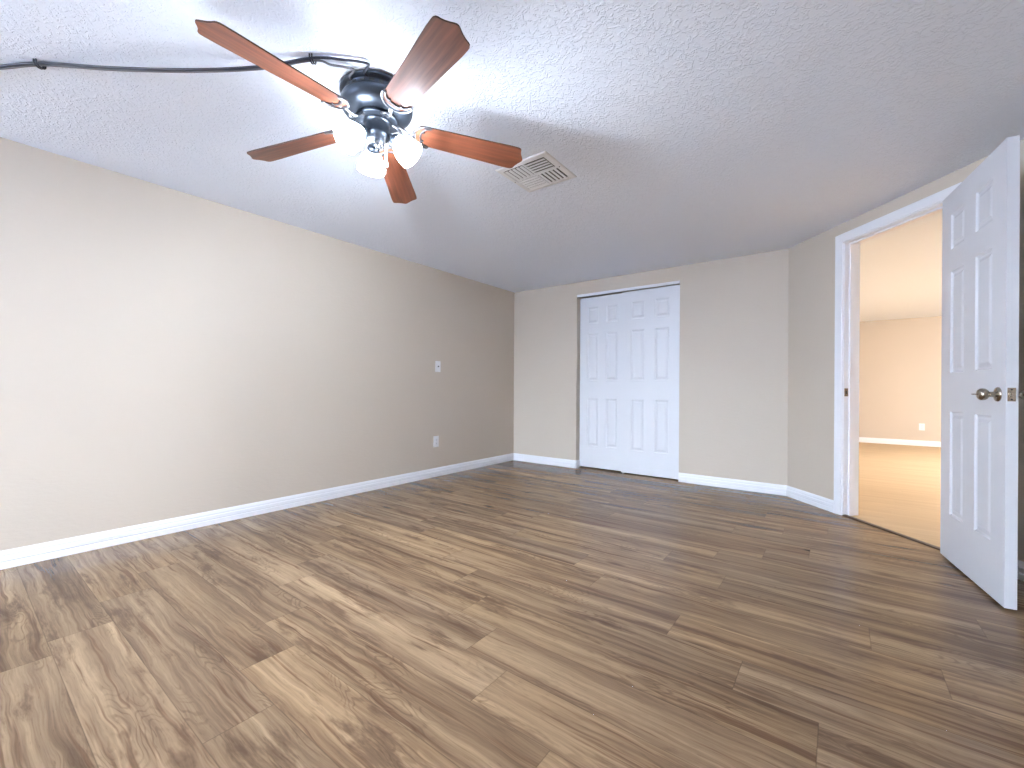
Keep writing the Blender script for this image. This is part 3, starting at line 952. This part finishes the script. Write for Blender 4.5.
for s in (-1, 1):
    bm = bmesh.new()
    lathe(bm, [(0, -0.0105), (0.003, -0.0100), (0.004, -0.008), (0.004, -0.006)], 12, Matrix.Translation((s * (VS - 0.017), 0, 0)))
    obj('vent_screw', bm, M_SLOT, vent, smooth=True)

# ------------------------------------------------------------------ wall plates
def plate(w=0.072, h=0.116):
    """plate lying on local y=0, facing local -y"""
    bm = bmesh.new()
    def rect(s, y): return [bm.verts.new(p) for p in ((-w / 2 + s, y, -h / 2 + s), (w / 2 - s, y, -h / 2 + s), (w / 2 - s, y, h / 2 - s), (-w / 2 + s, y, h / 2 - s))]
    r = [rect(0, 0), rect(0, -0.003), rect(0.004, -0.006)]
    for a, b_ in zip(r, r[1:]):
        for k in range(4): bm.faces.new((a[k], a[(k + 1) % 4], b_[(k + 1) % 4], b_[k]))
    bm.faces.new(r[0]); bm.faces.new(r[-1])
    return bm
def screw_bm(x, z):
    bm = bmesh.new()
    lathe(bm, [(0, 0.0075), (0.0025, 0.0072), (0.0034, 0.006)], 12, Matrix.Translation((x, 0, z)) @ Matrix.Rotation(pi / 2, 4, 'X'))
    return bm
def outlet(loc, rz, label):
    e = empty('wall_outlet', loc, (0, 0, rz))
    tag(e, label, 'outlet', 'wall outlets')
    obj('cover_plate', plate(), M_PLASTIC, e)
    for dz in (-0.0195, 0.0195):
        bm = bmesh.new()
        lathe(bm, [(0, 0.0078), (0.0150, 0.0078), (0.0165, 0.0065), (0.0165, 0.0055)], 28, Matrix.Translation((0, 0, dz)) @ Matrix.Rotation(pi / 2, 4, 'X'))
        rc = obj('receptacle', bm, M_PLASTIC, e, smooth=True, angle=30)
        bm = bmesh.new()
        for x in (-0.0062, 0.0062): box(bm, x - 0.0012, x + 0.0012, -0.0083, -0.0076, dz - 0.001, dz + 0.008)
        lathe(bm, [(0, 0.0083), (0.0024, 0.0083), (0.0024, 0.0076)], 12, Matrix.Translation((0, 0, dz - 0.0075)) @ Matrix.Rotation(pi / 2, 4, 'X'))
        obj('socket_slots', bm, M_SLOT, rc)
    obj('screw', screw_bm(0, 0), M_VENT, e, smooth=True)
    return e
def v_on_left(px):
    k = (px - 512.0) / FPX
    y = UA / (k * CT - ST)
    return w2uv(k * y, y)[1], y
def left_loc(px, py):
    v, y = v_on_left(px)
    w = uv2w(UA, v)
    return Vector((w.x, w.y, CAMH - (py - HORIZON - ROLL * (px - 512)) * w.y / FPX))
RZL = RZ + pi / 2        # facing -y local -> into the room (+u)
outlet(left_loc(436.3, 441.5), RZL, 'white duplex outlet low on the long plain wall, below the cable plate')
e = empty('cable_plate', left_loc(437.7, 366.5), (0, 0, RZL))
tag(e, 'white cable jack plate high on the long plain wall, above the outlet', 'wall plate')
obj('cover_plate', plate(), M_PLASTIC, e)
bm = bmesh.new()
lathe(bm, [(0, 0.014), (0.0022, 0.014), (0.0022, 0.016), (0.0048, 0.016), (0.0048, 0.008), (0.0075, 0.008), (0.0075, 0.0055)], 18, Matrix.Rotation(pi / 2, 4, 'X'))
j = obj('cable_jack', bm, M_SLOT, e, smooth=True, angle=30); j['label'] = 'small dark threaded cable jack'
for dz in (-0.042, 0.042): obj('screw', screw_bm(0, dz), M_VENT, e, smooth=True)
k = (922.0 - 512) / FPX
yy = V_FAR / (k * ST + CT)
fu = w2uv(k * yy, yy)[0]
fw = uv2w(fu, V_FAR)
outlet(Vector((fw.x, fw.y, CAMH - (427.0 - HORIZON - ROLL * 410) * fw.y / FPX)), RZ, 'white duplex outlet on the lit far wall seen through the doorway')

# ------------------------------------------------------------------ unseen ceiling light added to brighten the room beyond the doorway
lw = uv2w(3.3, 6.9)
ce = empty('added_dome_light', (lw.x, lw.y, H))
tag(ce, 'unseen round dome light added on the ceiling of the room beyond the doorway', 'added ceiling light')
bm = bmesh.new(); lathe(bm, [(0, -0.0005), (0.20, -0.0005), (0.205, -0.02), (0.19, -0.03), (0, -0.03)], 40)
obj('light_base', bm, M_PEWTER, ce, smooth=True, angle=50)
bm = bmesh.new(); lathe(bm, [(0.188, -0.03), (0.18, -0.06), (0.145, -0.09), (0.08, -0.108), (0, -0.113)], 40)
obj('dome_shade', bm, M_DOME, ce, smooth=True)
